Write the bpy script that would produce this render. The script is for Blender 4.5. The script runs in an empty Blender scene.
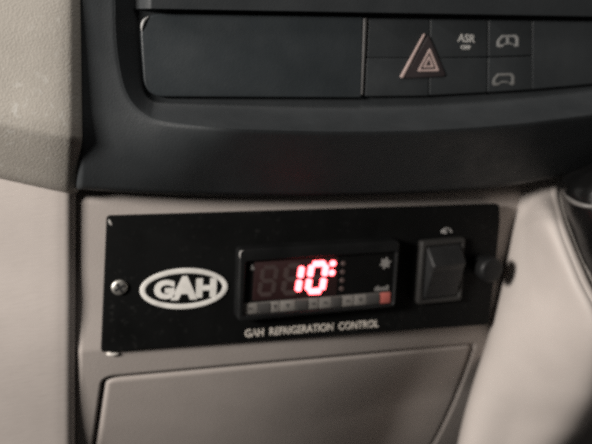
import bpy, math, random
import numpy as np
from mathutils import Matrix, Vector

random.seed(4)
SC = bpy.context.scene
COL = SC.collection
MM = 0.001                                   # everything below is written in millimetres

# ------------------------------------------------------------------ camera
CAM = np.array([-126.05, -317.2, 101.67])
ROT = np.array([[0.94252317, -0.32981152, 0.05361384],
                [-0.02453141, -0.22831992, -0.97327705],
                [0.33323909, 0.91602095, -0.22328755]])      # rows: right, down, forward
FPX = 800.0
cd = bpy.data.cameras.new('camera')
cam = bpy.data.objects.new('camera', cd)
COL.objects.link(cam)
cd.sensor_width = 36.0
cd.lens = FPX / 592.0 * 36.0
cd.clip_start = 0.01
cd.clip_end = 50.0
m3 = Matrix(((ROT[0][0], -ROT[1][0], -ROT[2][0]),
             (ROT[0][1], -ROT[1][1], -ROT[2][1]),
             (ROT[0][2], -ROT[1][2], -ROT[2][2])))
cam.matrix_world = Matrix.Translation(Vector(CAM * MM)) @ m3.to_4x4()
cd.dof.use_dof = True                         # the phone had missed focus a little
cd.dof.focus_distance = 0.252
cd.dof.aperture_fstop = 14.0
SC.camera = cam

# ------------------------------------------------------------------ world and lamp
w = bpy.data.worlds.new('World')
SC.world = w
w.use_nodes = True
bg = w.node_tree.nodes['Background']
bg.inputs[0].default_value = (1.0, 0.95, 0.90, 1)
bg.inputs[1].default_value = 0.022            # dim cab interior around the dashboard

def lamp(name, loc, aim, size, energy, col):
    d_ = bpy.data.lights.new(name, 'AREA')
    d_.shape = 'RECTANGLE'
    d_.size, d_.size_y = size
    d_.energy = energy
    d_.color = col
    o_ = bpy.data.objects.new(name, d_)
    COL.objects.link(o_)
    o_.location = Vector(loc) * MM
    o_.rotation_euler = (Vector(aim) * MM - o_.location).to_track_quat('-Z', 'Y').to_euler()
lamp('door_side_lamp', (-700, -330, 240), (20, 0, 0), (0.17, 0.12), 11.5, (1.0, 0.945, 0.885))
lamp('roof_lamp', (-40, -190, 620), (10, -10, 20), (0.30, 0.16), 1.7, (1.0, 0.95, 0.90))

SC.view_settings.view_transform = 'Standard'
SC.view_settings.look = 'None'
SC.view_settings.exposure = 0.0
SC.view_settings.gamma = 1.0
SC.view_settings.use_curve_mapping = False
SC.render.engine = 'CYCLES'
SC.cycles.use_denoising = False           # a little sensor-like grain stays in, as in the dim photograph
SC.cycles.max_bounces = 6
SC.cycles.filter_width = 3.6

# ------------------------------------------------------------------ helpers
def at(px, py, y=0.0):
    """Point of the plane Y = y (mm) that the photograph shows at pixel px, py."""
    d = ROT.T @ np.array([(px - 296) / FPX, (py - 222) / FPX, 1.0])
    t = (y - CAM[1]) / d[1]
    return CAM + d * t

def q(px, py, y=0.0):
    p = at(px, py, y)
    return (p[0], p[2])

ORG = {}
def tag(o, label=None, cat=None, group=None, kind=None):
    if label: o['label'] = label
    if cat: o['category'] = cat
    if group: o['group'] = group
    if kind: o['kind'] = kind
    return o

def thing(name, loc, label, cat, group=None):
    o = bpy.data.objects.new(name, None)
    o.empty_display_size = 0.01
    COL.objects.link(o)
    o.location = Vector(loc) * MM
    ORG[o.name] = np.array(loc, float)
    return tag(o, label, cat, group)

def obj(name, verts, faces, mat, parent=None, smooth=True, origin=None):
    v = np.asarray(verts, float)
    if parent is not None:
        org = ORG[parent.name]
    elif origin is not None:
        org = np.array(origin, float)
    else:
        org = v.mean(0)
    me = bpy.data.meshes.new(name)
    me.from_pydata(((v - org) * MM).tolist(), [], [list(map(int, f)) for f in faces])
    me.materials.append(mat)
    if smooth:
        me.shade_smooth()
        try:
            me.set_sharp_from_angle(angle=math.radians(42))
        except Exception:
            pass
    me.update()
    o = bpy.data.objects.new(name, me)
    COL.objects.link(o)
    if parent is not None:
        o.parent = parent
    else:
        o.location = Vector(org) * MM
    ORG[o.name] = org
    return o

class MB:
    def __init__(s): s.v, s.f = [], []
    def add(s, v, f):
        n = len(s.v)
        s.v += [tuple(p) for p in v]
        s.f += [[i + n for i in g] for g in f]
        return s
    def build(s, name, mat, parent=None, **k): return obj(name, s.v, s.f, mat, parent, **k)

def ccw(p):
    a = sum(p[i - 1][0] * p[i][1] - p[i][0] * p[i - 1][1] for i in range(len(p)))
    return list(p) if a > 0 else list(p)[::-1]

def rounded(corners, r, n=6):
    """Polygon in (x, z) with its corners rounded; r one radius or one per corner."""
    if not hasattr(r, '__len__'): r = [r] * len(corners)
    out = []
    N = len(corners)
    for i in range(N):
        a, b, c = (np.array(corners[(i + k) % N], float) for k in (-1, 0, 1))
        u, v = a - b, c - b
        lu, lv = np.linalg.norm(u), np.linalg.norm(v)
        u, v = u / lu, v / lv
        ang = math.acos(max(-1, min(1, float(u @ v))))
        t = min(r[i] / math.tan(ang / 2), lu * .48, lv * .48)
        if r[i] <= 0:
            out.append(tuple(b)); continue
        p0, p1 = b + u * t, b + v * t
        for k in range(n + 1):
            s = k / n
            out.append(tuple((1 - s) ** 2 * p0 + 2 * s * (1 - s) * (b * .9 + (p0 + p1) * .05) + s * s * p1))
    return out

def inset(p, d):
    P = np.array(p, float)
    prv, nxt = np.roll(P, 1, 0), np.roll(P, -1, 0)
    e1, e2 = P - prv, nxt - P
    e1 /= np.linalg.norm(e1, axis=1)[:, None] + 1e-9
    e2 /= np.linalg.norm(e2, axis=1)[:, None] + 1e-9
    n1 = np.c_[-e1[:, 1], e1[:, 0]]
    n2 = np.c_[-e2[:, 1], e2[:, 0]]
    n = n1 + n2
    n /= (np.linalg.norm(n, axis=1)[:, None] + 1e-9)
    c = np.clip((n * n1).sum(1), .4, 1)
    return P + n * (d / c)[:, None]

def slab(outline, yf, yb, bev=0.6, segs=4, fy=None, back=True):
    """Solid plate: outline in (x, z), front face at y = yf, back at yb, rounded front edge."""
    o = ccw(outline)
    n = len(o)
    rings = [(np.array(o), yb)]
    for k in range(segs + 1):
        a = k / segs * math.pi / 2
        rings.append((inset(o, bev * (1 - math.cos(a))), yf + bev * (1 - math.sin(a))))
    v, f = [], []
    for P, y in rings:
        for x, z in P:
            v.append((x, y + (fy(x, z) if fy else 0), z))
    for k in range(len(rings) - 1):
        for i in range(n):
            j = (i + 1) % n
            f.append([k * n + i, k * n + j, (k + 1) * n + j, (k + 1) * n + i])
    f.append([(len(rings) - 1) * n + i for i in range(n)])
    if back: f.append([i for i in range(n)][::-1])
    return v, f

def ringslab(outer, inner, yf, yb, bev=.4, segs=3):
    """Frame between two outlines with the same number of points."""
    o, i_ = ccw(outer), ccw(inner)
    n = len(o)
    rows = [(np.array(o), yb)]
    for k in range(segs + 1):
        a = k / segs * math.pi / 2
        rows.append((inset(o, bev * (1 - math.cos(a))), yf + bev * (1 - math.sin(a))))
    for k in range(segs, -1, -1):
        a = k / segs * math.pi / 2
        rows.append((inset(i_, -bev * (1 - math.cos(a))), yf + bev * (1 - math.sin(a))))
    rows.append((np.array(i_), yb))
    v = [(x, y, z) for P, y in rows for x, z in P]
    f = []
    R = len(rows)
    for k in range(R):
        kk = (k + 1) % R
        for i in range(n):
            j = (i + 1) % n
            f.append([k * n + i, k * n + j, kk * n + j, kk * n + i])
    return v, f

def ellipse(c, a, b, rot=0, n=48):
    cr, sr = math.cos(rot), math.sin(rot)
    return [(c[0] + a * math.cos(t) * cr - b * math.sin(t) * sr,
             c[1] + a * math.cos(t) * sr + b * math.sin(t) * cr)
            for t in (2 * math.pi * k / n for k in range(n))]

def lathe(c, prof, n=40):
    """Revolved about the Y axis through c = (x, z); prof = [(radius, y), ...] from back to front."""
    v, f = [], []
    for r, y in prof:
        for k in range(n):
            t = 2 * math.pi * k / n
            v.append((c[0] + r * math.cos(t), y, c[1] + r * math.sin(t)))
    for k in range(len(prof) - 1):
        for i in range(n):
            j = (i + 1) % n
            f.append([k * n + i, k * n + j, (k + 1) * n + j, (k + 1) * n + i])
    f.append([(len(prof) - 1) * n + i for i in range(n)])
    f.append([i for i in range(n)][::-1])
    return v, f

def tube(pts, r, n=10, rad=None):
    P = np.array(pts, float)
    T = np.gradient(P, axis=0)
    T /= np.linalg.norm(T, axis=1)[:, None]
    v, f = [], []
    up = np.array([0, -1.0, 0.2])
    for i, (p, t) in enumerate(zip(P, T)):
        a = np.cross(t, up); a /= np.linalg.norm(a)
        b = np.cross(t, a)
        rr = r if rad is None else rad[i]
        for k in range(n):
            s = 2 * math.pi * k / n
            v.append(tuple(p + rr * (math.cos(s) * a + math.sin(s) * b)))
    for i in range(len(P) - 1):
        for k in range(n):
            j = (k + 1) % n
            f.append([i * n + k, i * n + j, (i + 1) * n + j, (i + 1) * n + k])
    f.append(list(range(n))[::-1]); f.append([(len(P) - 1) * n + k for k in range(n)])
    return v, f

def cr1(A, n):
    """Catmull-Rom along axis 0 through control rows A."""
    A = np.asarray(A, float)
    E_ = np.concatenate([[2 * A[0] - A[1]], A, [2 * A[-1] - A[-2]]])
    out = []
    m = len(A) - 1
    for u in np.linspace(0, m, n):
        i = min(int(u), m - 1); t = u - i
        p0, p1, p2, p3 = E_[i], E_[i + 1], E_[i + 2], E_[i + 3]
        out.append(.5 * (2 * p1 + (p2 - p0) * t + (2 * p0 - 5 * p1 + 4 * p2 - p3) * t * t + (3 * p1 - p0 - 3 * p2 + p3) * t ** 3))
    return np.array(out)

def patch(ctrl, nu, nv, disp=None):
    """Smooth surface through a grid of (px, py, depth) control points, turned into world points."""
    G = np.array([[at(*c) for c in row] for row in ctrl])
    G = cr1(G, nu)
    G = np.swapaxes(cr1(np.swapaxes(G, 0, 1), nv), 0, 1)
    if disp is not None: G = disp(G)
    return grid(G)

def grid(G):
    nu, nv = G.shape[:2]
    f = [[i * nv + j, i * nv + j + 1, (i + 1) * nv + j + 1, (i + 1) * nv + j]
         for i in range(nu - 1) for j in range(nv - 1)]
    return G.reshape(-1, 3), f

def solidify(o, t, off=-1):
    m = o.modifiers.new('thickness', 'SOLIDIFY')
    m.thickness = t * MM
    m.offset = off
    return o

def sstep(a, b, x):
    t = np.clip((x - a) / (b - a), 0, 1)
    return t * t * (3 - 2 * t)

def text(name, s, c, height, yf, mat, parent, width=None, off=0.0, depth=.15, bev=0.05, rot=0.0, sx=1.0, shear=0.0):
    """Flat lettering centred at c = (x, z), front at y = yf."""
    cu = bpy.data.curves.new(name, 'FONT')
    cu.body = s
    cu.size = 10.0
    cu.offset = off
    cu.extrude = depth / 2
    cu.bevel_depth = bev
    cu.bevel_resolution = 1
    cu.resolution_u = 4
    cu.shear = shear
    cu.align_x = 'LEFT'
    tmp = bpy.data.objects.new(name, cu)
    COL.objects.link(tmp)
    me = bpy.data.meshes.new_from_object(tmp.evaluated_get(bpy.context.evaluated_depsgraph_get()))
    bpy.data.objects.remove(tmp)
    V = np.array([v.co[:] for v in me.vertices])
    F = [list(p.vertices) for p in me.polygons]
    lo, hi = V.min(0), V.max(0)
    k = height / (hi[1] - lo[1])
    kx = (width / (hi[0] - lo[0])) if width else k * sx
    X = (V[:, 0] - (lo[0] + hi[0]) / 2) * kx
    Z = (V[:, 1] - (lo[1] + hi[1]) / 2) * k
    Y = yf + (hi[2] - V[:, 2])
    cr_, sr_ = math.cos(rot), math.sin(rot)
    W = np.c_[c[0] + X * cr_ - Z * sr_, Y, c[1] + X * sr_ + Z * cr_]
    bpy.data.meshes.remove(me)
    bpy.data.curves.remove(cu)
    return obj(name, W, F, mat, parent, smooth=False)

# ------------------------------------------------------------------ materials
def nodes(name):
    m = bpy.data.materials.new(name)
    m.use_nodes = True
    nt = m.node_tree
    return m, nt, nt.nodes['Principled BSDF'], nt.nodes.new('ShaderNodeTexCoord')

def noise(nt, tc, scale, detail=3, rough=.55, src='Object', stretch=None):
    n = nt.nodes.new('ShaderNodeTexNoise')
    n.inputs['Scale'].default_value = scale
    n.inputs['Detail'].default_value = detail
    n.inputs['Roughness'].default_value = rough
    if stretch:
        mp = nt.nodes.new('ShaderNodeMapping')
        mp.inputs['Scale'].default_value = stretch
        nt.links.new(tc.outputs[src], mp.inputs[0])
        nt.links.new(mp.outputs[0], n.inputs['Vector'])
    else:
        nt.links.new(tc.outputs[src], n.inputs['Vector'])
    return n

def ramp(nt, src, stops):
    r = nt.nodes.new('ShaderNodeValToRGB')
    e = r.color_ramp.elements
    while len(e) < len(stops): e.new(.5)
    for k, (p, c) in enumerate(stops):
        e[k].position = p
        e[k].color = tuple(c) + (1,) if len(c) == 3 else c
    nt.links.new(src, r.inputs[0])
    return r

def plastic(name, col, rough=.5, grain=1600, bump=.25, var=.12, spec=.4, specks=None, wood=False, smudge=.12):
    m, nt, b, tc = nodes(name)
    c = np.array(col)
    n1 = noise(nt, tc, 28, 5, .65)
    r1 = ramp(nt, n1.outputs['Fac'], [(.3, c * (1 - var)), (.7, c * (1 + var))])
    last = r1.outputs[0]
    if specks:
        n2 = noise(nt, tc, 330, 3, .6)
        r2 = ramp(nt, n2.outputs['Fac'], [(.57, (0, 0, 0)), (.68, (1, 1, 1))])
        n3 = noise(nt, tc, 34, 3, .6)
        r3 = ramp(nt, n3.outputs['Fac'], [(.42, (0, 0, 0)), (.66, (1, 1, 1))])
        mu = nt.nodes.new('ShaderNodeMath'); mu.operation = 'MULTIPLY'
        nt.links.new(r2.outputs[0], mu.inputs[0]); nt.links.new(r3.outputs[0], mu.inputs[1])
        mx = nt.nodes.new('ShaderNodeMix'); mx.data_type = 'RGBA'
        nt.links.new(mu.outputs[0], mx.inputs['Factor'])
        nt.links.new(last, mx.inputs[6]); mx.inputs[7].default_value = tuple(specks) + (1,)
        last = mx.outputs[2]
    nt.links.new(last, b.inputs['Base Color'])
    n4 = noise(nt, tc, 60, 4, .6)
    r4 = ramp(nt, n4.outputs['Fac'], [(.3, (rough - smudge,) * 3), (.7, (min(1, rough + smudge),) * 3)])
    nt.links.new(r4.outputs[0], b.inputs['Roughness'])
    b.inputs['Specular IOR Level'].default_value = spec
    if bump:
        if wood:
            g = noise(nt, tc, grain, 2, .5, stretch=(.18, .18, 1))
        else:
            g = noise(nt, tc, grain, 2, .5)
        bp = nt.nodes.new('ShaderNodeBump')
        bp.inputs['Strength'].default_value = bump
        bp.inputs['Distance'].default_value = .0004
        nt.links.new(g.outputs['Fac'], bp.inputs['Height'])
        nt.links.new(bp.outputs[0], b.inputs['Normal'])
    return m

def simple(name, col, rough=.5, metal=0.0, spec=.5, wear=None):
    m, nt, b, tc = nodes(name)
    c = np.array(col)
    n1 = noise(nt, tc, 350 if wear else 120, 3, .6)
    lo = np.array(wear) if wear else c * .85
    r1 = ramp(nt, n1.outputs['Fac'], [(.36, lo), (.46 if wear else .7, c if wear else c * 1.1)])
    nt.links.new(r1.outputs[0], b.inputs['Base Color'])
    b.inputs['Roughness'].default_value = rough
    b.inputs['Metallic'].default_value = metal
    b.inputs['Specular IOR Level'].default_value = spec
    return m

def glow(name, col, strength):
    m, nt, b, tc = nodes(name)
    b.inputs['Base Color'].default_value = (.3, .02, .02, 1)
    b.inputs['Emission Color'].default_value = tuple(col) + (1,)
    b.inputs['Emission Strength'].default_value = strength
    return m

BEIGE = plastic('beige_console_plastic', (.345, .309, .286), .6, 1500, .22, .05)
BEIGE_DUSTY = plastic('dusty_beige_trim_plastic', (.31, .288, .255), .6, 1300, .35, .08, specks=(.40, .385, .355))
BEIGE_PALE = plastic('pale_beige_plastic', (.47, .424, .395), .55, 1100, .15, .05, wood=True)
BEIGE_BOLSTER = plastic('pale_bolster_plastic', (.395, .357, .332), .6, 1400, .15, .04)
CHARCOAL = plastic('charcoal_dash_plastic', (.0235, .0262, .0282), .55, 1700, .28, .12, spec=.28)
LID = plastic('charcoal_lid_plastic', (.0248, .0295, .0325), .48, 1800, .2, .1, spec=.45)
BUTTON = plastic('charcoal_button_plastic', (.0245, .0275, .0295), .5, 1900, .18, .1)
BLACKPLATE = plastic('matt_black_paint', (.0026, .0028, .0028), .66, 900, .1, .2, spec=.12, specks=(.012, .012, .0115))
BLACK = plastic('black_plastic', (.005, .0053, .0055), .48, 1500, .12, .15, spec=.3)
ROCKER = plastic('black_rocker_plastic', (.015, .0152, .0155), .42, 1500, .1, .15, spec=.4)
KNOB = plastic('black_knob_rubber', (.006, .0062, .0064), .5, 1500, .1, .15, spec=.28)
FRAME = plastic('lightened_black_frame', (.022, .021, .020), .5, 1500, .15, .2, spec=.4)  # even near-black, lightened to bring out the frame's lit edges
WINDOW = simple('dark_display_window', (.004, .004, .004), .4, spec=.25)
MODULE = simple('dark_red_display_resin', (.022, .008, .008), .5)
SEG_OFF = simple('unlit_red_segment', (.050, .034, .032), .5)
SEG_ON = glow('lit_red_segment', (1.0, .092, .105), 10.5)
LED_OFF = simple('unlit_indicator', (.085, .06, .055), .4)
GREYLABEL = simple('grey_key_label', (.175, .163, .15), .55)
KEY = simple('dark_grey_key', (.055, .052, .05), .5)
PINK = simple('red_key_print', (.45, .12, .10), .5)
PRINT = simple('white_print', (.72, .70, .66), .5)
PRINT_WORN = simple('worn_white_print', (.62, .57, .51), .5, wear=(.14, .13, .12))
PRINT_DIM = simple('dim_grey_print', (.22, .21, .20), .5)
SYMBOL_AND_GLINT = simple('grey_white_symbol_and_glint', (.33, .32, .31), .5)  # lamp symbol, and the painted highlight on the bezel corner
SYMBOL_DIM = simple('faint_grey_symbol', (.15, .15, .145), .5)
SYMBOL_AND_GLINT_PINK = simple('pinkish_symbol_and_glint', (.36, .27, .25), .5)  # triangle print, and the painted highlight of the hazard bevel
SYMBOL_BRIGHT = simple('bright_symbol', (.48, .47, .45), .5)
SYMBOL_AND_GLINT_MID = simple('mid_grey_symbol_and_glint', (.24, .24, .235), .5)  # van symbol, and the painted highlight on the lid corner
HAZARD = plastic('dark_red_hazard_plastic', (.026, .0205, .0215), .5, 1600, .1, .1)
STEEL = simple('zinc_screw', (.60, .58, .54), .5, metal=1.0)
BARE = simple('bare_metal_chip', (.75, .72, .68), .4, metal=.6)
GLUE = simple('dried_adhesive', (.72, .68, .63), .5)
LEATHER = plastic('black_gaiter_leather', (.003, .003, .003), .33, 700, .3, .2, spec=.3)
RIM = plastic('grey_gaiter_rim', (.125, .115, .105), .55, 900, .8, .15)
VOID = simple('black_cavity', (.006, .006, .006), .9)

# ------------------------------------------------------------------ backing behind the gaps
v = [at(-300, -150, 80), at(820, -150, 80), at(820, 700, 80), at(-300, 700, 80)]
mb = MB(); mb.add(*slab([(p[0], p[2]) for p in v], 80, 86, .5))
tag(mb.build('dashboard_carrier', VOID, smooth=False), 'black cavity of the dashboard seen only through the trim gaps', 'dashboard frame', kind='structure')

# ------------------------------------------------------------------ beige centre console
con = thing('center_console', at(300, 400, 4), 'beige plastic centre console around the black control plate, with a closed drawer', 'console')
def console_y(x, z):
    """Moulded face of the console: leans away below the plate and curves away to the right."""
    d = np.maximum(0, -29 - z)
    lean = .0012 * d ** 2 + .27 * d
    wz = sstep(16, 92, -z)
    xe = np.where(x < 64, x, 64 + 12 * np.tanh((x - 64) / 12))
    return 2.6 + .00028 * np.maximum(0, x + 20) ** 2 + wz * .00105 * np.maximum(0, xe + 60) ** 2 + lean

XL = q(75.2, 300, 4)[0]
def qc(px, py):
    y = 4.0
    for _ in range(12):
        x, z = q(px, py, y)
        y = float(console_y(np.array(x), np.array(z)))
    return (x, z)
DT = np.array([qc(104.5 + 369.5 * t, 378.5 - 34 * t) for t in np.linspace(0, 1, 60)])              # top edge
DL = np.array([qc(a, b) for a, b in cr1([(104.5, 378.5), (98.5, 420), (91.5, 470), (84, 530), (74, 610)], 80)])   # left edge
DR = np.array([qc(a, b) for a, b in cr1([(474, 344.5), (465.5, 371), (453, 404), (435, 441), (404, 490), (370, 540), (320, 610)], 110)])   # right edge
def soft(P, Q, r):
    """Join two edges that share a corner with a rounded corner of about r mm."""
    c_ = P[-1]
    A_ = P[np.linalg.norm(P - c_, axis=1) > r]
    B_ = Q[np.linalg.norm(Q - c_, axis=1) > r]
    t_ = np.linspace(0, 1, 9)[:, None]
    return A_, (1 - t_) ** 2 * A_[-1] + 2 * t_ * (1 - t_) * c_ + t_ ** 2 * B_[0], B_
a1, c1, b1 = soft(DL[::-1], DT, 3.2)
a2, c2, b2 = soft(b1, DR, 3.0)
drawer_o = [tuple(p) for p in np.concatenate([a1, c1[1:-1], a2, c2[1:-1], b2])]

def polydist(px, pz, poly, closed=True):
    """Signed distance to a polygon, positive inside."""
    P = np.array(poly)
    d = np.full(px.shape, 1e9)
    inside = np.zeros(px.shape, bool)
    n = len(P)
    for i in range(n if closed else n - 1):
        a, b = P[i], P[(i + 1) % n]
        e = b - a
        t = np.clip(((px - a[0]) * e[0] + (pz - a[1]) * e[1]) / (e @ e + 1e-12), 0, 1)
        d = np.minimum(d, np.hypot(px - a[0] - t * e[0], pz - a[1] - t * e[1]))
        if closed:
            c = (a[1] > pz) != (b[1] > pz)
            with np.errstate(divide='ignore', invalid='ignore'):
                xi = a[0] + (pz - a[1]) / (b[1] - a[1] + 1e-12) * e[0]
            inside ^= c & (px < xi)
    return np.where(inside, d, -d) if closed else d

x0, x1 = XL, q(560, 260, 8)[0]
z0, z1 = q(300, 700, 4)[1], q(300, 150, 4)[1]
xs = np.concatenate([np.linspace(x0, x0 + 8, 24)[:-1], np.linspace(x0 + 8, x0 + 24, 60)[:-1], np.linspace(x0 + 24, qc(425, 430)[0], 300)[:-1], np.linspace(qc(425, 430)[0], x1, 200)])
za, zb_ = qc(472, 335)[1], qc(104, 388)[1]
zs = np.concatenate([np.linspace(z0, zb_, 70)[:-1], np.linspace(zb_, za, 240)[:-1], np.linspace(za, z1, 100)])
X, Z = np.meshgrid(xs, zs, indexing='ij')
XX = X
Y = console_y(XX, Z)
t = np.clip((XX - x0) / 3.0, 0, 1)
Y = Y + 3.5 * (1 - np.sqrt(np.clip(1 - (1 - t) ** 2, 0, 1)))
ztop = q(300, 200, 2)[1]
Y = Y + 5.0 * sstep(0, 8, Z - ztop)                 # top edge rolls in under the dark fascia
dd = polydist(XX, Z, drawer_o)
Y = Y + 9.0 * sstep(-.9, -.1, dd) + .4 * sstep(-2.4, -.9, dd) ** 2
obj('console_panel', np.stack([XX, Y, Z], -1).reshape(-1, 3), grid(np.stack([XX, Y, Z], -1))[1], BEIGE, con)
# drawer front: dense face in rows parallel to its top edge, following the lean of the console
inner = inset(ccw(drawer_o), .55)
rows = np.concatenate([.5 + 4.5 * (1 - np.cos(np.linspace(0, math.pi / 2, 22))), np.linspace(5.6, 86, 110)])
cols = np.concatenate([(1 - np.cos(np.linspace(0, math.pi / 2, 14))) * .022, np.linspace(.03, .97, 120), 1 - (1 - np.cos(np.linspace(math.pi / 2, 0, 14))) * .022])
G = np.zeros((len(rows), len(cols), 3))
uT = np.linspace(0, 1, 60)
for i, r in enumerate(rows):
    lx = np.interp(DL[0, 1] - r, DL[::-1, 1], DL[::-1, 0]) - DL[0, 0] + .5
    rx = np.interp(DR[0, 1] - r, DR[::-1, 1], DR[::-1, 0]) - DR[0, 0] - .5
    G[i, :, 0] = np.interp(cols, uT, DT[:, 0]) + lx + (rx - lx) * cols
    G[i, :, 2] = np.interp(cols, uT, DT[:, 1]) - r
dd = np.maximum(polydist(G[..., 0], G[..., 2], [tuple(p) for p in inner]), 0)
t = np.clip(dd / 2.6, 0, 1)
G[..., 1] = console_y(G[..., 0], G[..., 2]) + .2 + 2.2 * (1 - np.sqrt(np.clip(1 - (1 - t) ** 2, 0, 1)))
side = lambda A_: np.stack([A_[..., 0], A_[..., 1] * 0 + console_y(A_[..., 0], A_[..., 2]) + 8, A_[..., 2]], -1)
G = np.concatenate([side(G[:1]), G, side(G[-1:])], 0)
G = np.concatenate([side(G[:, :1]), G, side(G[:, -1:])], 1)
vv, ff = grid(G)
obj('drawer_front', vv, ff, BEIGE, con)
c = at(113, 354.5, 2)
mb = MB(); mb.add(*lathe((c[0], c[2]), [(2.4, 3), (2.2, 2.4), (1.5, 2.1), (.6, 2.0)], 14))
mb.v = [(c[0] + (x - c[0]) * 1.1, y, c[2] + (z - c[2]) * .42) for x, y, z in mb.v]
tag(mb.build('adhesive_dab', GLUE, con), 'small pale dab of dried adhesive under the plate corner')

# ------------------------------------------------------------------ left trims
ctrl = []
cols_ = ((-240, 0), (-120, 0), (0, 0), (40, 0), (59, .5), (67.5, 1.8), (72.5, 6), (73.5, 18))
for p0, p1, dep in ((-60, -60, -20), (30, 34, -22), (90, 98, -23.3), (116, 130, -24), (127, 142, -22.5), (154, 169, -14), (170, 185.5, -6.5), (171.5, 187.5, 6)):
    e_ = 3.0 if p1 < 140 else 3.0 - (p1 - 140) * .05
    ctrl.append([(x + (e_ if x > 50 else 0), p0 + (p1 - p0) * x / 70, dep + d_) for x, d_ in cols_])
vv, ff = patch(ctrl, 90, 110)
o = obj('side_trim', vv, ff, BEIGE_DUSTY)
solidify(o, 2.5)
tag(o, 'dusty greyish beige dashboard trim left of the charcoal fascia', 'dashboard trim')

ctrl = []
for py in (150, 200, 260, 320, 380, 470, 580):
    e = 71.5 - (py - 150) * .004
    ln = .15 * max(0, py - 345)
    ctrl.append([(-240, py, 1 + ln), (-120, py, 1 + ln), (0, py, 1 + ln), (40, py, 1 + ln), (59, py, 1.15 + ln), (67, py, 1.9 + ln), (e - 1.2, py, 5 + ln), (e - .7, py, 18 + ln)])
vv, ff = patch(ctrl, 60, 110)
o = obj('lower_trim_panel', vv, ff, BEIGE_PALE)
solidify(o, 2.5)
tag(o, 'pale beige lower trim panel left of the centre console, below the dusty trim', 'trim panel')

# ------------------------------------------------------------------ charcoal fascia
fas = thing('dashboard_fascia', at(330, 190, -20), 'charcoal plastic dashboard fascia with a recessed strip of switches above the console', 'dashboard')
FY = -20.0
def curve_px(pts, n):
    return cr1(np.array(pts, float), n)
bot = curve_px([(60, 188.5), (90, 190.5), (180, 195.5), (300, 197.5), (400, 195), (480, 190), (540, 181), (600, 167), (660, 148), (760, 112)], 440)
botw = np.array([q(a, b, -8) for a, b in bot])
outer_px = [(116, -60), (117, 0), (117.5, 30), (120, 58), (125, 84), (133, 102), (146, 115), (165, 121.5), (220, 125.5), (330, 128.5), (420, 127), (500, 121.5), (560, 114.5), (620, 106), (700, 92), (790, 74)]
outer = np.array([q(a, b, -25) for a, b in curve_px(outer_px, 120)])
top_l, top_r = q(150, 9.5, -20), q(592, 17, -20)

xl = q(77, 100, -18)[0]
xr = q(745, 100, -20)[0]
zt = q(300, -45, -20)[1]
uf = lambda px_: (q(px_, 60, -22)[0] - xl) / (xr - xl)
u = np.concatenate([np.linspace(0, .02, 20)[:-1], np.linspace(.02, uf(108), 20)[:-1], np.linspace(uf(108), uf(165), 150)[:-1], np.linspace(uf(165), 1, 270)])
vv_ = np.concatenate([np.linspace(0, .4, 100)[:-1], np.linspace(.4, .8, 150)[:-1], np.linspace(.8, .86, 30)[:-1], np.linspace(.86, 1, 20)])
U, V = np.meshgrid(u, vv_, indexing='ij')
X = xl + (xr - xl) * U
zb = np.interp(X, botw[:, 0], botw[:, 1])
zcw = np.array([q(a, b, -25) for a, b in curve_px([(40, 108), (100, 114), (165, 121.5), (220, 125.5), (330, 128.5), (420, 127), (500, 121.5), (560, 114.5), (620, 106), (700, 92), (790, 74)], 200)])
zc = np.interp(X, zcw[:, 0], zcw[:, 1])
zl = top_l[1] + (top_r[1] - top_l[1]) * (X - top_l[0]) / (top_r[0] - top_l[0]) - 1.2
Z = np.where(V < .4, zb + (zc - zb) * V / .4, np.where(V < .8, zc + (zl - zc) * (V - .4) / .4, np.where(V < .86, zl + 2.4 * (V - .8) / .06, zl + 2.4 + (zt - zl - 2.4) * (V - .86) / .14)))
X = X - 1.2 * sstep(0, 40, -(Z - 20)) * (1 - U) ** 6 * 0
# signed distance to recess crest: positive inside (above the ridge / right of the left rim)
poly = list(map(tuple, outer)) + [(outer[-1][0], zt + 80), (outer[0][0], zt + 80)]
dd = polydist(X, Z, poly)
tin = np.clip(dd / 9.0, 0, 1)
wr = sstep(xl + 8, xl + 58, X)
crest = -20.0 - 15.0 * wr
rec = (-14.0 - crest) * (1 - (1 - tin) ** 2.1)
Y = np.where(dd > 0, crest + rec, crest)
# crest fillet
Y = Y + .35 * np.exp(-(dd / .8) ** 2)
# falls back towards the lower edge
low = np.clip((zc - Z) / (zc - zb), 0, 1)
Y = Y + (9 + 16.0 * wr) * np.where(dd < .2, low, 0) ** (2.2 - 1.15 * wr)
# band above the strip
ztop = top_l[1] + (top_r[1] - top_l[1]) * (X - top_l[0]) / (top_r[0] - top_l[0])
band = sstep(-.35, .35, Z - ztop) * sstep(q(134, 5, -20)[0], q(152, 5, -20)[0], X)
Yb = -20.5 - .05 * (Z - ztop)
Y = Y * (1 - band) + Yb * band
# outer edges roll back
t = np.clip((X - xl) / 2.6, 0, 1)
Y = Y + 4 * (1 - np.sqrt(np.clip(1 - (1 - t) ** 2, 0, 1)))
t = np.clip((Z - zb) / 3.2, 0, 1)
Y = Y + 4.0 * (1 - np.sqrt(np.clip(1 - (1 - t) ** 2, 0, 1)))
G = np.stack([X, Y, Z], -1)
# returns: left side and underside run back to the carrier
left = G[:1].copy(); left[..., 1] = 14
G = np.concatenate([left, G], 0)
un1 = G[:, :1].copy(); un1[..., 1] += 2.5; un1[..., 2] += .5
un2 = G[:, :1].copy(); un2[..., 1] = 14; un2[..., 2] += 2.5
G = np.concatenate([un2, un1, G], 1)
vv, ff = grid(G)
obj('fascia_shell', vv, ff, CHARCOAL, fas)

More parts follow.
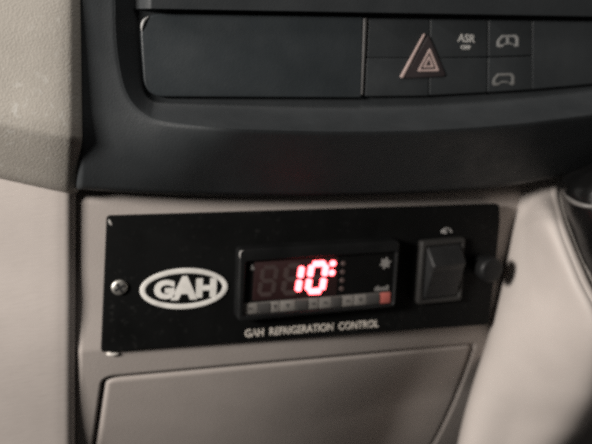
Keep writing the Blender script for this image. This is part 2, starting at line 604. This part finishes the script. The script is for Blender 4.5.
def fq(pts, y): return [q(a, b, y) for a, b in pts]
SY = -15.2
lid_o = rounded(fq([(139, 13.5), (362.5, 17), (360.5, 97.5), (144.5, 96.5)], SY), [7.5, .8, .8, 7], 9)
mb = MB(); mb.add(*slab(lid_o, SY - 1.2, SY + 6, .7, 5))
mb.build('storage_lid', LID, fas)
# pale tube stands in for the highlight on the lid corner
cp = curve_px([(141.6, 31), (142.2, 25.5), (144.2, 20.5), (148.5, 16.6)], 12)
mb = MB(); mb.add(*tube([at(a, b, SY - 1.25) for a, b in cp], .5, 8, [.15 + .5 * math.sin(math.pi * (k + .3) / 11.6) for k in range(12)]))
tag(mb.build('lid_corner_glint', SYMBOL_AND_GLINT_MID, fas), 'pale stroke painted as the highlight on the storage lid corner')
# slim paler bar painted in as the highlight along the lid's right edge
mb = MB(); mb.add(*slab(rounded(fq([(363.6, 18), (367.6, 18), (363.2, 95), (360.9, 95)], SY - 1), .4, 3), SY - 1.4, SY + 4, .5, 4))
mb.build('lid_edge_glint', simple('grey_edge_glint', (.05, .048, .047), .5), fas)

def button(name, pts, y=SY, bev=.5, mat=BUTTON, r=.9, label=None):
    m_ = MB(); m_.add(*slab(rounded(fq(pts, y), r * .6, 4), y - .9, y + 6, bev * .5, 4))
    o_ = m_.build(name, mat, fas)
    if label: tag(o_, label)
    return o_
button('switch_button', [(368.2, 18.6), (428.9, 19.4), (428.0, 57.5), (366.6, 57.5)])
button('switch_button', [(366.4, 58.1), (428.0, 58.1), (427.4, 95.5), (364.4, 96)])
asr = button('switch_button', [(429.6, 19.4), (486.6, 20.2), (486.2, 56.6), (429.2, 57.5)], label='switch button printed with ASR OFF')
button('switch_button', [(429.2, 58.1), (486.2, 57.8), (485.6, 92), (428.6, 95)])
lk1 = button('switch_button', [(487.8, 20.2), (531, 20.8), (531, 55.2), (487.4, 56.6)], label='switch button with a van outline symbol')
lk2 = button('switch_button', [(487.4, 57.8), (531, 56.4), (531, 89), (486.8, 92)], label='switch button with a fainter van outline symbol')
button('blank_panel', [(531.4, 20.8), (632, 22), (742, 23.5), (742, 66), (632, 80), (531.4, 89)])

# hazard warning button: raised triangular cap with its bevel highlight painted as a pale rib and triangle symbol
hz_y = SY - 1.05
mb = MB(); mb.add(*slab(rounded(fq([(428.5, 33), (447, 77), (402.5, 79)], hz_y), 1.2, 5), hz_y - .4, SY + 2, .7, 4))
hz = mb.build('hazard_button', HAZARD, fas)
tag(hz, 'raised dark red hazard warning button with a triangle symbol')
a, b = at(424.2, 34.5, hz_y - .6), at(401.3, 77.0, hz_y - .2)
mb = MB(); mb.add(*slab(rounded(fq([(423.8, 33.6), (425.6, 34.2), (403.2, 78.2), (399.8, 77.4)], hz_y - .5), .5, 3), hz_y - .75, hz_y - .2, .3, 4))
mb.build('bevel_glint', SYMBOL_AND_GLINT_PINK, hz)
tri = [(429.8, 47.6), (439.4, 71.2), (417.2, 71.6)]
def shrink(ps, k):
    cx, cy = np.mean([p[0] for p in ps]), np.mean([p[1] for p in ps])
    return [(cx + (p[0] - cx) * k, cy + (p[1] - cy) * k) for p in ps]
T0, T1, T2, T3 = (rounded(fq(shrink(tri, k), hz_y - .4), .4 * k + .05, 3) for k in (1, .72, .52, .26))
mb = MB(); mb.add(*ringslab(T0, T1, hz_y - .62, hz_y - .3, .05, 2)); mb.build('outer_triangle', SYMBOL_AND_GLINT_PINK, hz)
mb = MB(); mb.add(*ringslab(T2, T3, hz_y - .62, hz_y - .3, .05, 2)); mb.build('inner_triangle', SYMBOL_AND_GLINT_PINK, hz)
by = SY - .9
text('lettering', 'ASR', q(466.5, 38.2, by), 3.3, by - .12, SYMBOL_BRIGHT, asr, width=8.2, off=.08, depth=.16, bev=0)
text('lettering', 'OFF', q(465.6, 47.4, by), 1.7, by - .12, SYMBOL_BRIGHT, asr, width=4.6, off=.3, depth=.16, bev=0)

def van(parent, c, mat, s=1.0, windows=True):
    o_ = [(-11, 4.5), (-10.5, -1), (-6, -6.5), (8.5, -7), (11, -4), (11, 4.5), (7.5, 5), (5, 2.6), (1.5, 2.2), (-3, 2.6), (-5, 5), (-8.5, 5.6)]
    o2 = [(x * s, y * s) for x, y in o_]
    i2 = [(x * s * .74, (y * .62 - .5) * s) for x, y in o_]
    O = fq([(c[0] + x, c[1] + y) for x, y in o2], by); I = fq([(c[0] + x, c[1] + y) for x, y in i2], by)
    m_ = MB(); m_.add(*ringslab(rounded(O, .35, 3), rounded(I, .25, 3), by - .14, by + .1, .03, 2))
    if windows:
        m_.add(*slab(fq([(c[0] - 1.2, c[1] - 4.5), (c[0] + 1.2, c[1] - 4.5), (c[0] + 1.2, c[1] + 1.5), (c[0] - 1.2, c[1] + 1.5)], by), by - .16, by + .1, .03, 1))
    m_.build('van_symbol', mat, parent)
van(lk1, (507.6, 41.8), SYMBOL_AND_GLINT_MID)
van(lk2, (503.4, 80.2), SYMBOL_DIM, 1.0, False)

# ------------------------------------------------------------------ bolster, gaiter
bol = [
    [(518, 172, 30), (519.5, 172, 16), (530, 172, 12), (541, 172, 9), (549, 172, 8), (553.5, 172, 8), (555, 172, 20)],
    [(518, 188, 30), (519.8, 188, 13), (530, 188, 7), (542, 188, 3), (550, 188, 2), (554.5, 188, 2), (556, 188, 16)],
    [(517.5, 199, 30), (519.5, 199, 11), (531, 199, 3), (542, 199, -2), (551, 199, -4), (556.0, 199, -4), (557.5, 199, 12)],
    [(515, 216, 30), (517.2, 216, 10), (530.5, 216, -3), (546, 216, -18), (555, 216, -20), (560.5, 216, -19), (562, 216, -2)],
    [(512.5, 234, 30), (514.5, 234, 8), (530, 234, -9), (551, 234, -29), (560, 234, -32), (565.5, 234, -31), (567, 234, -12)],
    [(504.5, 280, 28), (507, 280, 4), (531, 280, -17), (568, 280, -42), (578, 280, -45), (585, 280, -44), (587, 280, -25)],
    [(494.5, 330, 26), (497, 330, 0), (530, 330, -24), (588, 330, -52), (600, 330, -54), (608, 330, -53), (611, 330, -30)],
    [(478, 385, 30), (480.5, 385, 2), (525, 385, -22), (578, 385, -44), (600, 385, -46), (614, 385, -40), (622, 385, -15)],
    [(467, 425, 34), (469.5, 425, 4), (515, 425, -15), (558, 425, -31), (582, 425, -31), (600, 425, -20), (610, 425, 5)],
    [(457, 470, 38), (460, 470, 6), (500, 470, -8), (535, 470, -18), (556, 470, -14), (572, 470, 0), (580, 470, 22)],
    [(437, 560, 46), (442, 560, 12), (480, 560, 2), (510, 560, -5), (530, 560, 0), (545, 560, 14), (552, 560, 36)],
]
vv, ff = patch(bol, 120, 90)
o = obj('console_bolster', vv, ff, BEIGE_BOLSTER)
solidify(o, 2.0)
tag(o, 'bright pale beige rounded side bolster right of the centre console', 'console bolster')

gai = thing('gear_gaiter', at(600, 260, -45), 'creased black leather gear lever gaiter in a grey rim at the right edge', 'gaiter')
rimc = curve_px([(570, 182), (564.7, 187), (562.6, 196), (565.4, 210), (571, 227), (580.2, 250), (591, 274), (604, 300), (620.5, 330)], 90)
rd = np.interp(np.linspace(0, 1, 90), [0, .25, .5, .75, 1], [-12, -15, -32, -48, -58])
pts = [at(a, b, d) for (a, b), d in zip(rimc, rd)]
mb = MB(); mb.add(*tube(pts, 1.35, 12, [1.35 + .10 * math.sin(k * 2.4) for k in range(90)])); mb.build('gaiter_rim', RIM, gai)
rs = np.random.RandomState(3)
gc = [
    [(562, 184, -10), (568, 176, -20), (584, 168, -26), (606, 160, -32), (650, 150, -36)],
    [(562.5, 190, -20), (568, 185, -35), (583, 180, -42), (603, 176, -48), (645, 170, -52)],
    [(564.5, 199, -22), (570, 195, -40), (584, 193, -48), (602, 192, -54), (640, 190, -58)],
    [(567.5, 212, -28), (573, 209, -40), (586, 209, -50), (605, 211, -58), (640, 213, -64)],
    [(573, 228, -34), (578, 228, -42), (592, 230, -53), (612, 236, -62), (650, 242, -68)],
    [(582, 251, -42), (588, 252, -49), (602, 256, -58), (622, 262, -67), (660, 270, -72)],
    [(592.5, 275, -48), (600, 277, -55), (614, 282, -64), (634, 288, -71), (670, 296, -76)],
    [(605.5, 301, -54), (614, 304, -61), (628, 310, -69), (648, 316, -76), (680, 322, -80)],
]
def folds(G):
    nu, nv = G.shape[:2]
    a = np.linspace(0, 1, nu)[:, None]; b_ = np.linspace(0, 1, nv)[None, :]
    w_ = 1.2 * np.sin(26 * a + 5 * b_ + 2 * np.sin(7 * b_)) * np.exp(-((a - .2) / .22) ** 2) + .5 * np.sin(15 * a - 14 * b_ + 1.7)
    G = G.copy(); G[..., 1] -= w_ * np.clip(b_ * 6, 0, 1)
    return G
vv, ff = patch(gc, 120, 70, folds)
o = obj('leather_boot', vv, ff, LEATHER, gai); solidify(o, 1.2)
seam = curve_px([(566, 194), (570, 199.5), (577, 203.5), (586, 206), (600, 207.5), (620, 208)], 50)
sd = np.interp(np.linspace(0, 1, 50), [0, .3, 1], [-36, -46, -60])
mb = MB(); mb.add(*tube([at(a, b, d) for (a, b), d in zip(seam, sd)], 1.0, 10)); mb.build('piping', plastic('grey_piping', (.10, .095, .09), .4, 900, .5), gai)

# ------------------------------------------------------------------ black control plate
plate = thing('control_plate', at(300, 345, 0), 'black painted metal plate screwed over the console, with white GAH oval badge', 'control panel')
PO = rounded([q(107, 216.4), q(499.6, 204.2), q(500.2, 221), q(496.6, 258), q(489, 325), q(101.2, 352.6)], [1.6, 1.4, .6, 40, 2.2, 1.2], 5)
mb = MB(); mb.add(*slab(PO, 0, 2.2, .35, 3)); mb.build('plate', BLACKPLATE, plate)
# the plate is a folded tray: its right end returns to the console that curves away behind it
a, b = q(496.5, 222), q(487.5, 318)
v_ = [(p[0] + d_, y_, p[1]) for p in (a, b) for d_, y_ in ((0, 2.0), (0, 6.0), (-1.2, 6.0), (-1.2, 2.0))]
obj('flange', v_, [[0, 1, 5, 4], [1, 2, 6, 5], [2, 3, 7, 6], [0, 3, 2, 1], [4, 5, 6, 7], [3, 0, 4, 7]], BLACKPLATE, plate, smooth=False)
mb = MB(); mb.add(*slab(rounded(fq([(108.2, 219.2), (110.2, 219.6), (112.4, 224.2), (111.2, 225.8), (108.8, 223.4)], 0), .5, 3), -.22, .2, .15, 2))
tag(mb.build('paint_chip', BARE, plate), 'bright chipped corner showing bare metal')
# badge
EC = q(184.3, 288.3)
ea = (q(228, 286.6)[0] - q(140.5, 290)[0]) / 2
eb = (q(184.3, 268.2)[1] - q(184.3, 308.6)[1]) / 2
rot = math.atan2(q(228, 286.6)[1] - q(140.5, 290)[1], 2 * ea)
bd = MB(); bd.add(*slab(ellipse(EC, ea, eb, rot, 64), -.45, .1, .2, 3))
badge = bd.build('badge', BLACKPLATE, plate)
mb = MB(); mb.add(*ringslab(ellipse(EC, ea, eb, rot, 72), ellipse(EC, ea - 2.15, eb - 2.15, rot, 72), -.62, -.3, .12, 3)); mb.build('oval_ring', PRINT, badge)
def px_h(a, b): return q(200, a)[1] - q(200, b)[1]
text('letter', 'G', q(164.2, 289.2), px_h(279.8, 298.4), -.62, PRINT, badge, width=8.6, off=.62, depth=.3, bev=0, rot=rot)
text('letter', 'A', q(184.4, 287.6), px_h(276.2, 299.6), -.62, PRINT, badge, width=11.2, off=.62, depth=.3, bev=0, rot=rot)
text('letter', 'H', q(206.0, 287.4), px_h(278.2, 297.2), -.62, PRINT, badge, width=8.8, off=.62, depth=.3, bev=0, rot=rot)
# lettering under the thermostat
c0, c1 = q(245, 333.4), q(378.5, 323.2)
text('lettering', 'GAH  REFRIGERATION  CONTROL', ((c0[0] + c1[0]) / 2, (c0[1] + c1[1]) / 2), 3.6, -.1, PRINT_WORN, plate, width=c1[0] - c0[0], off=.12, depth=.12, bev=0, rot=math.atan2(c1[1] - c0[1], c1[0] - c0[0]))
# screw
sc_ = q(119.3, 287.2)
mb = MB(); mb.add(*lathe(sc_, [(3.3, .1), (3.3, -.5), (3.0, -.95), (2.4, -1.2), (1.2, -1.3)], 28))
scr = mb.build('screw', STEEL, plate)
for k in range(2):
    a = .5 + k * math.pi / 2
    dx, dz = math.cos(a), math.sin(a)
    h, wd = 2.2, .55
    pp = [(sc_[0] + dx * h - dz * wd, sc_[1] + dz * h + dx * wd), (sc_[0] - dx * h - dz * wd, sc_[1] - dz * h + dx * wd),
          (sc_[0] - dx * h + dz * wd, sc_[1] - dz * h - dx * wd), (sc_[0] + dx * h + dz * wd, sc_[1] + dz * h - dx * wd)]
    mb = MB(); mb.add(*slab(pp, -1.36 - .02 * k, -1.0, .05, 1)); mb.build('slot', VOID, scr)
# small lamp symbol above the rocker
ic = q(446.5, 231.5)
arc = [(ic[0] + 2.6 * math.cos(t_), -.1, ic[1] - .8 + 2.3 * math.sin(t_)) for t_ in np.linspace(.15, math.pi - .15, 14)]
mb = MB(); mb.add(*tube(arc, .32, 6)); mb.add(*slab(ellipse((ic[0] - .9, ic[1] - .2), 1.15, .8, 0, 16), -.2, .05, .05, 1))
mb.build('lamp_symbol', SYMBOL_AND_GLINT, plate)

# ------------------------------------------------------------------ digital thermostat
th = thing('digital_thermostat', at(315, 318, 0), 'black digital temperature controller with glowing red display reading 10', 'thermostat')
BY = -6.0
bo = rounded(fq([(239.5, 249.5), (399.5, 239.8), (394.5, 306.5), (237.5, 321.5)], BY), [2.2, 2.2, 2.2, 2.2], 5)
bi = rounded(fq([(246, 261.5), (396.0, 251.5), (392.6, 304.2), (243.0, 315.5)], BY), [1.0] * 4, 5)
mb = MB(); mb.add(*ringslab(bo, bi, BY - .6, .1, .7, 4)); mb.build('bezel', BLACK, th)
mb = MB(); mb.add(*slab(inset(ccw(bi), -.4), BY + 1.3, .2, .1, 2)); wnd = mb.build('display_window', WINDOW, th)
# light grey tube painted in as the highlight on the bezel corner
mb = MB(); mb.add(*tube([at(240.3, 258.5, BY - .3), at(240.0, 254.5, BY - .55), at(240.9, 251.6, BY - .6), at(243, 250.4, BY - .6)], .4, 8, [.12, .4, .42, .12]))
tag(mb.build('bezel_corner_glint', SYMBOL_AND_GLINT, th), 'grey stroke imitating the highlight on the bezel corner')
WY = BY + 1.3
mod = rounded(fq([(254.5, 261.8), (338.5, 256.6), (336, 296.4), (252.5, 301)], WY), .8, 3)
mb = MB(); mb.add(*slab(mod, WY - .12, WY + .5, .08, 2)); md = mb.build('display_module', MODULE, th)
MY = WY - .12

def seg_bar(p, r, thick, taper=.7):
    """One display segment between two pixel points: a long hexagon."""
    a, b = np.array(p, float), np.array(r, float)
    d = b - a; L = np.linalg.norm(d); d /= L
    nn = np.array([-d[1], d[0]]); h = thick / 2
    c_ = taper
    P = [a, a + d * h * c_ + nn * h, b - d * h * c_ + nn * h, b, b - d * h * c_ - nn * h, a + d * h * c_ - nn * h]
    return rounded(fq([tuple(x) for x in P], MY), .25, 2)

def digit(cx, cy, wpx, hpx, lit, thick, slant=.17, names='abcdefg'):
    """Seven segments; cx, cy centre; corners slanted to the right, base following the panel."""
    def pt(u, v):   # u, v in -1..1, v up
        x = cx + u * wpx / 2 + slant * v * hpx / 2
        y = cy - v * hpx / 2 - u * wpx / 2 * .05
        return (x, y)
    g = .05
    E_ = {'a': (pt(-1 + g, 1), pt(1 - g, 1)), 'g': (pt(-1 + 2 * g, 0), pt(1 - 2 * g, 0)), 'd': (pt(-1 + g, -1), pt(1 - g, -1)),
          'f': (pt(-1, 1 - g), pt(-1, g)), 'b': (pt(1, 1 - g), pt(1, g)),
          'e': (pt(-1, -g), pt(-1, -1 + g)), 'c': (pt(1, -g), pt(1, -1 + g))}
    for k in names:
        on = k in lit
        y = MY - ({'a': .16, 'd': .16}.get(k, .20) if on else .06)
        m_ = MB(); m_.add(*slab(seg_bar(*E_[k], thick * (1.2 if on else 1), .45 if on else .8), y, MY + .1, .05, 2))
        m_.build('segment', SEG_ON if on else SEG_OFF, md, smooth=False)
digit(268.2, 280.8, 13.5, 27, '', 4.2)
digit(292.6, 279.2, 14.5, 27, 'bc', 5.0)
digit(316.8, 277.4, 14.5, 27.5, 'abcdef', 5.0)
for k, (a, b) in enumerate(((332.8, 263.4), (331.8, 272.6))):
    m_ = MB(); m_.add(*slab(ellipse(q(a, b, MY), 1.55, 1.4, 0, 14), MY - .2, MY + .1, .08, 2)); m_.build('segment', SEG_ON, md, smooth=False)
for k in range(4):
    m_ = MB(); m_.add(*slab(ellipse(q(343.4 - .6 * k, 263.5 + 8.4 * k, WY), 1.1, 1.1, 0, 16), WY - .35, WY + .1, .2, 3)); m_.build('indicator_light', LED_OFF, th)
# printed marks on the window
m_ = MB()
sc2 = q(385.4, 263.2, WY)
for k in range(3):
    a = k * math.pi / 3 + .3
    m_.add(*slab([(sc2[0] + math.cos(a) * s1 * 2.7 - math.sin(a) * s2 * .38, sc2[1] + math.sin(a) * s1 * 2.7 + math.cos(a) * s2 * .38) for s1, s2 in ((1, 1), (-1, 1), (-1, -1), (1, -1))], WY - .12 - .012 * k, WY + .05, .02, 1))
m_.add(*ringslab(ellipse(sc2, 1.9, 1.9, 0, 18), ellipse(sc2, 1.2, 1.2, 0, 18), WY - .17, WY + .05, .02, 1))
m_.build('snowflake_symbol', PRINT_DIM, th)
r2 = math.atan2(q(391, 290)[1] - q(373, 291.4)[1], q(391, 290)[0] - q(373, 291.4)[0])
text('lettering', 'dixell', q(381.4, 288.2, WY), 2.3, WY - .1, PRINT_DIM, th, width=7.0, off=.3, depth=.12, bev=0, rot=r2)
m_ = MB(); m_.add(*slab(rounded(fq([(250.5, 270), (252, 263.5), (255, 269.6)], WY), .2, 2), WY - .12, WY + .05, .02, 1)); m_.build('alarm_symbol', PRINT_DIM, th)

# key strip
def strip_pt(x, v): # v = 0 top .. 1 bottom, x in pixels
    top = 303.6 + (x - 243) / 148 * (291.6 - 303.6)
    return (x, top + v * 11.2)
KY = WY - .25
m_ = MB(); m_.add(*slab(rounded(fq([strip_pt(243.5, 0), strip_pt(391, 0), strip_pt(390.4, 1), strip_pt(243, 1)], KY), .7, 3), KY, WY + .3, .1, 2))
ks = m_.build('key_strip', simple('grey_strip_film', (.105, .098, .091), .5), th)
def cell(a, b, mat, name, v0=.03, v1=.97, dy=.22):
    m2 = MB(); m2.add(*slab(rounded(fq([strip_pt(a, v0), strip_pt(b, v0), strip_pt(b - .2, v1), strip_pt(a - .2, v1)], KY), .5, 3), KY - dy, KY + .1, .12, 2))
    return m2.build(name, mat, ks)
for a, b in ((243.7, 257.6), (270.8, 279.6), (280.4, 295.2), (308.6, 318.6), (319.5, 331.4), (342.0, 353.6), (354.5, 366.6)):
    cell(a, b, GREYLABEL, 'key_label')
cell(380.2, 390.2, PINK, 'key_label')
for a, b in ((258.2, 270.2), (295.8, 308.0), (332.0, 341.4), (367.2, 379.6)):
    cell(a, b, KEY, 'key', .1, .9, .45)
for x, s in ((250.5, 'S'), (275.2, 'E'), (287.6, 'T'), (313.6, '+'), (325.5, 'o'), (347.6, '-'), (360.4, 'v')):
    m2 = MB()
    p0 = strip_pt(x, .5)
    if s in 'TEv':
        m2.add(*slab(fq([(p0[0] - 2.2, p0[1] - 2), (p0[0] + 2.2, p0[1] - 2), (p0[0], p0[1] + 2.4)], KY), KY - .28, KY - .1, .02, 1))
    else:
        m2.add(*slab(fq([(p0[0] - 2, p0[1] - .9), (p0[0] + 2, p0[1] - .9), (p0[0] + 2, p0[1] + .9), (p0[0] - 2, p0[1] + .9)], KY), KY - .28, KY - .1, .02, 1))
    m2.build('key_symbol', KEY, ks)

# ------------------------------------------------------------------ rocker switch
rk = thing('rocker_switch', at(442, 305, 0), 'square black rocker switch in a raised frame, right of the thermostat', 'switch')
ry = -3.2
fo = rounded(fq([(422.2, 242), (465.5, 237.6), (461.6, 300.2), (417.6, 304.8)], ry), 1.2, 4)
fi = rounded(fq([(426.6, 247), (462.5, 243.0), (458.6, 296.4), (422.4, 300.6)], ry), .8, 4)
mb = MB(); mb.add(*ringslab(fo, fi, ry, .1, .6, 4)); mb.build('switch_frame', FRAME, rk)
# rocker paddle: two facets meeting at a ridge, sides sloping in
A = [q(427.4, 247.8, ry), q(461.8, 243.9, ry), q(457.9, 295.6, ry), q(423.2, 299.8, ry)]
def L(p, r, t): return (p[0] + (r[0] - p[0]) * t, p[1] + (r[1] - p[1]) * t)
secs = []
for t, dep in ((0, -2.6), (.03, -3.2), (.15, -6.2), (.29, -9.6), (.42, -8.0), (.7, -5.4), (.96, -3.2), (1, -2.6)):
    l, r_ = L(A[0], A[3], t), L(A[1], A[2], t)
    row = [(l[0], -1, l[1])]
    for s, k in ((0.0, .15), (.02, .85), (.06, 1.0), (.5, 1.0), (.94, 1.0), (.98, .85), (1.0, .15)):
        p = L(l, r_, s)
        row.append((p[0], -1 + (dep + 1) * k, p[1]))
    row.append((r_[0], -1, r_[1]))
    secs.append(row)
vv, ff = grid(np.array(secs)[:, ::-1])
o = obj('rocker', vv, ff, ROCKER, rk, smooth=False)
bv = o.modifiers.new('edge', 'BEVEL'); bv.width = .5 * MM; bv.segments = 3; bv.limit_method = 'ANGLE'; bv.angle_limit = math.radians(12)

# ------------------------------------------------------------------ round knob
kc = q(479.5, 264)
kn = thing('round_knob', (kc[0], 0, kc[1]), 'round black knob standing out at the right end of the black plate', 'knob')
mb = MB(); mb.add(*lathe(kc, [(4.6, .1), (4.6, -1.6), (4.0, -2.2), (3.2, -2.4), (3.2, -6)], 36)); mb.build('collar', BLACK, kn)
mb = MB(); mb.add(*lathe(kc, [(3.0, -5), (5.6, -5.2), (6.0, -5.8), (6.2, -6.8), (6.1, -9.4), (5.9, -10.5), (5.3, -11.3), (4.5, -11.6), (1.8, -11.7)], 48)); mb.build('knob_cap', KNOB, kn)
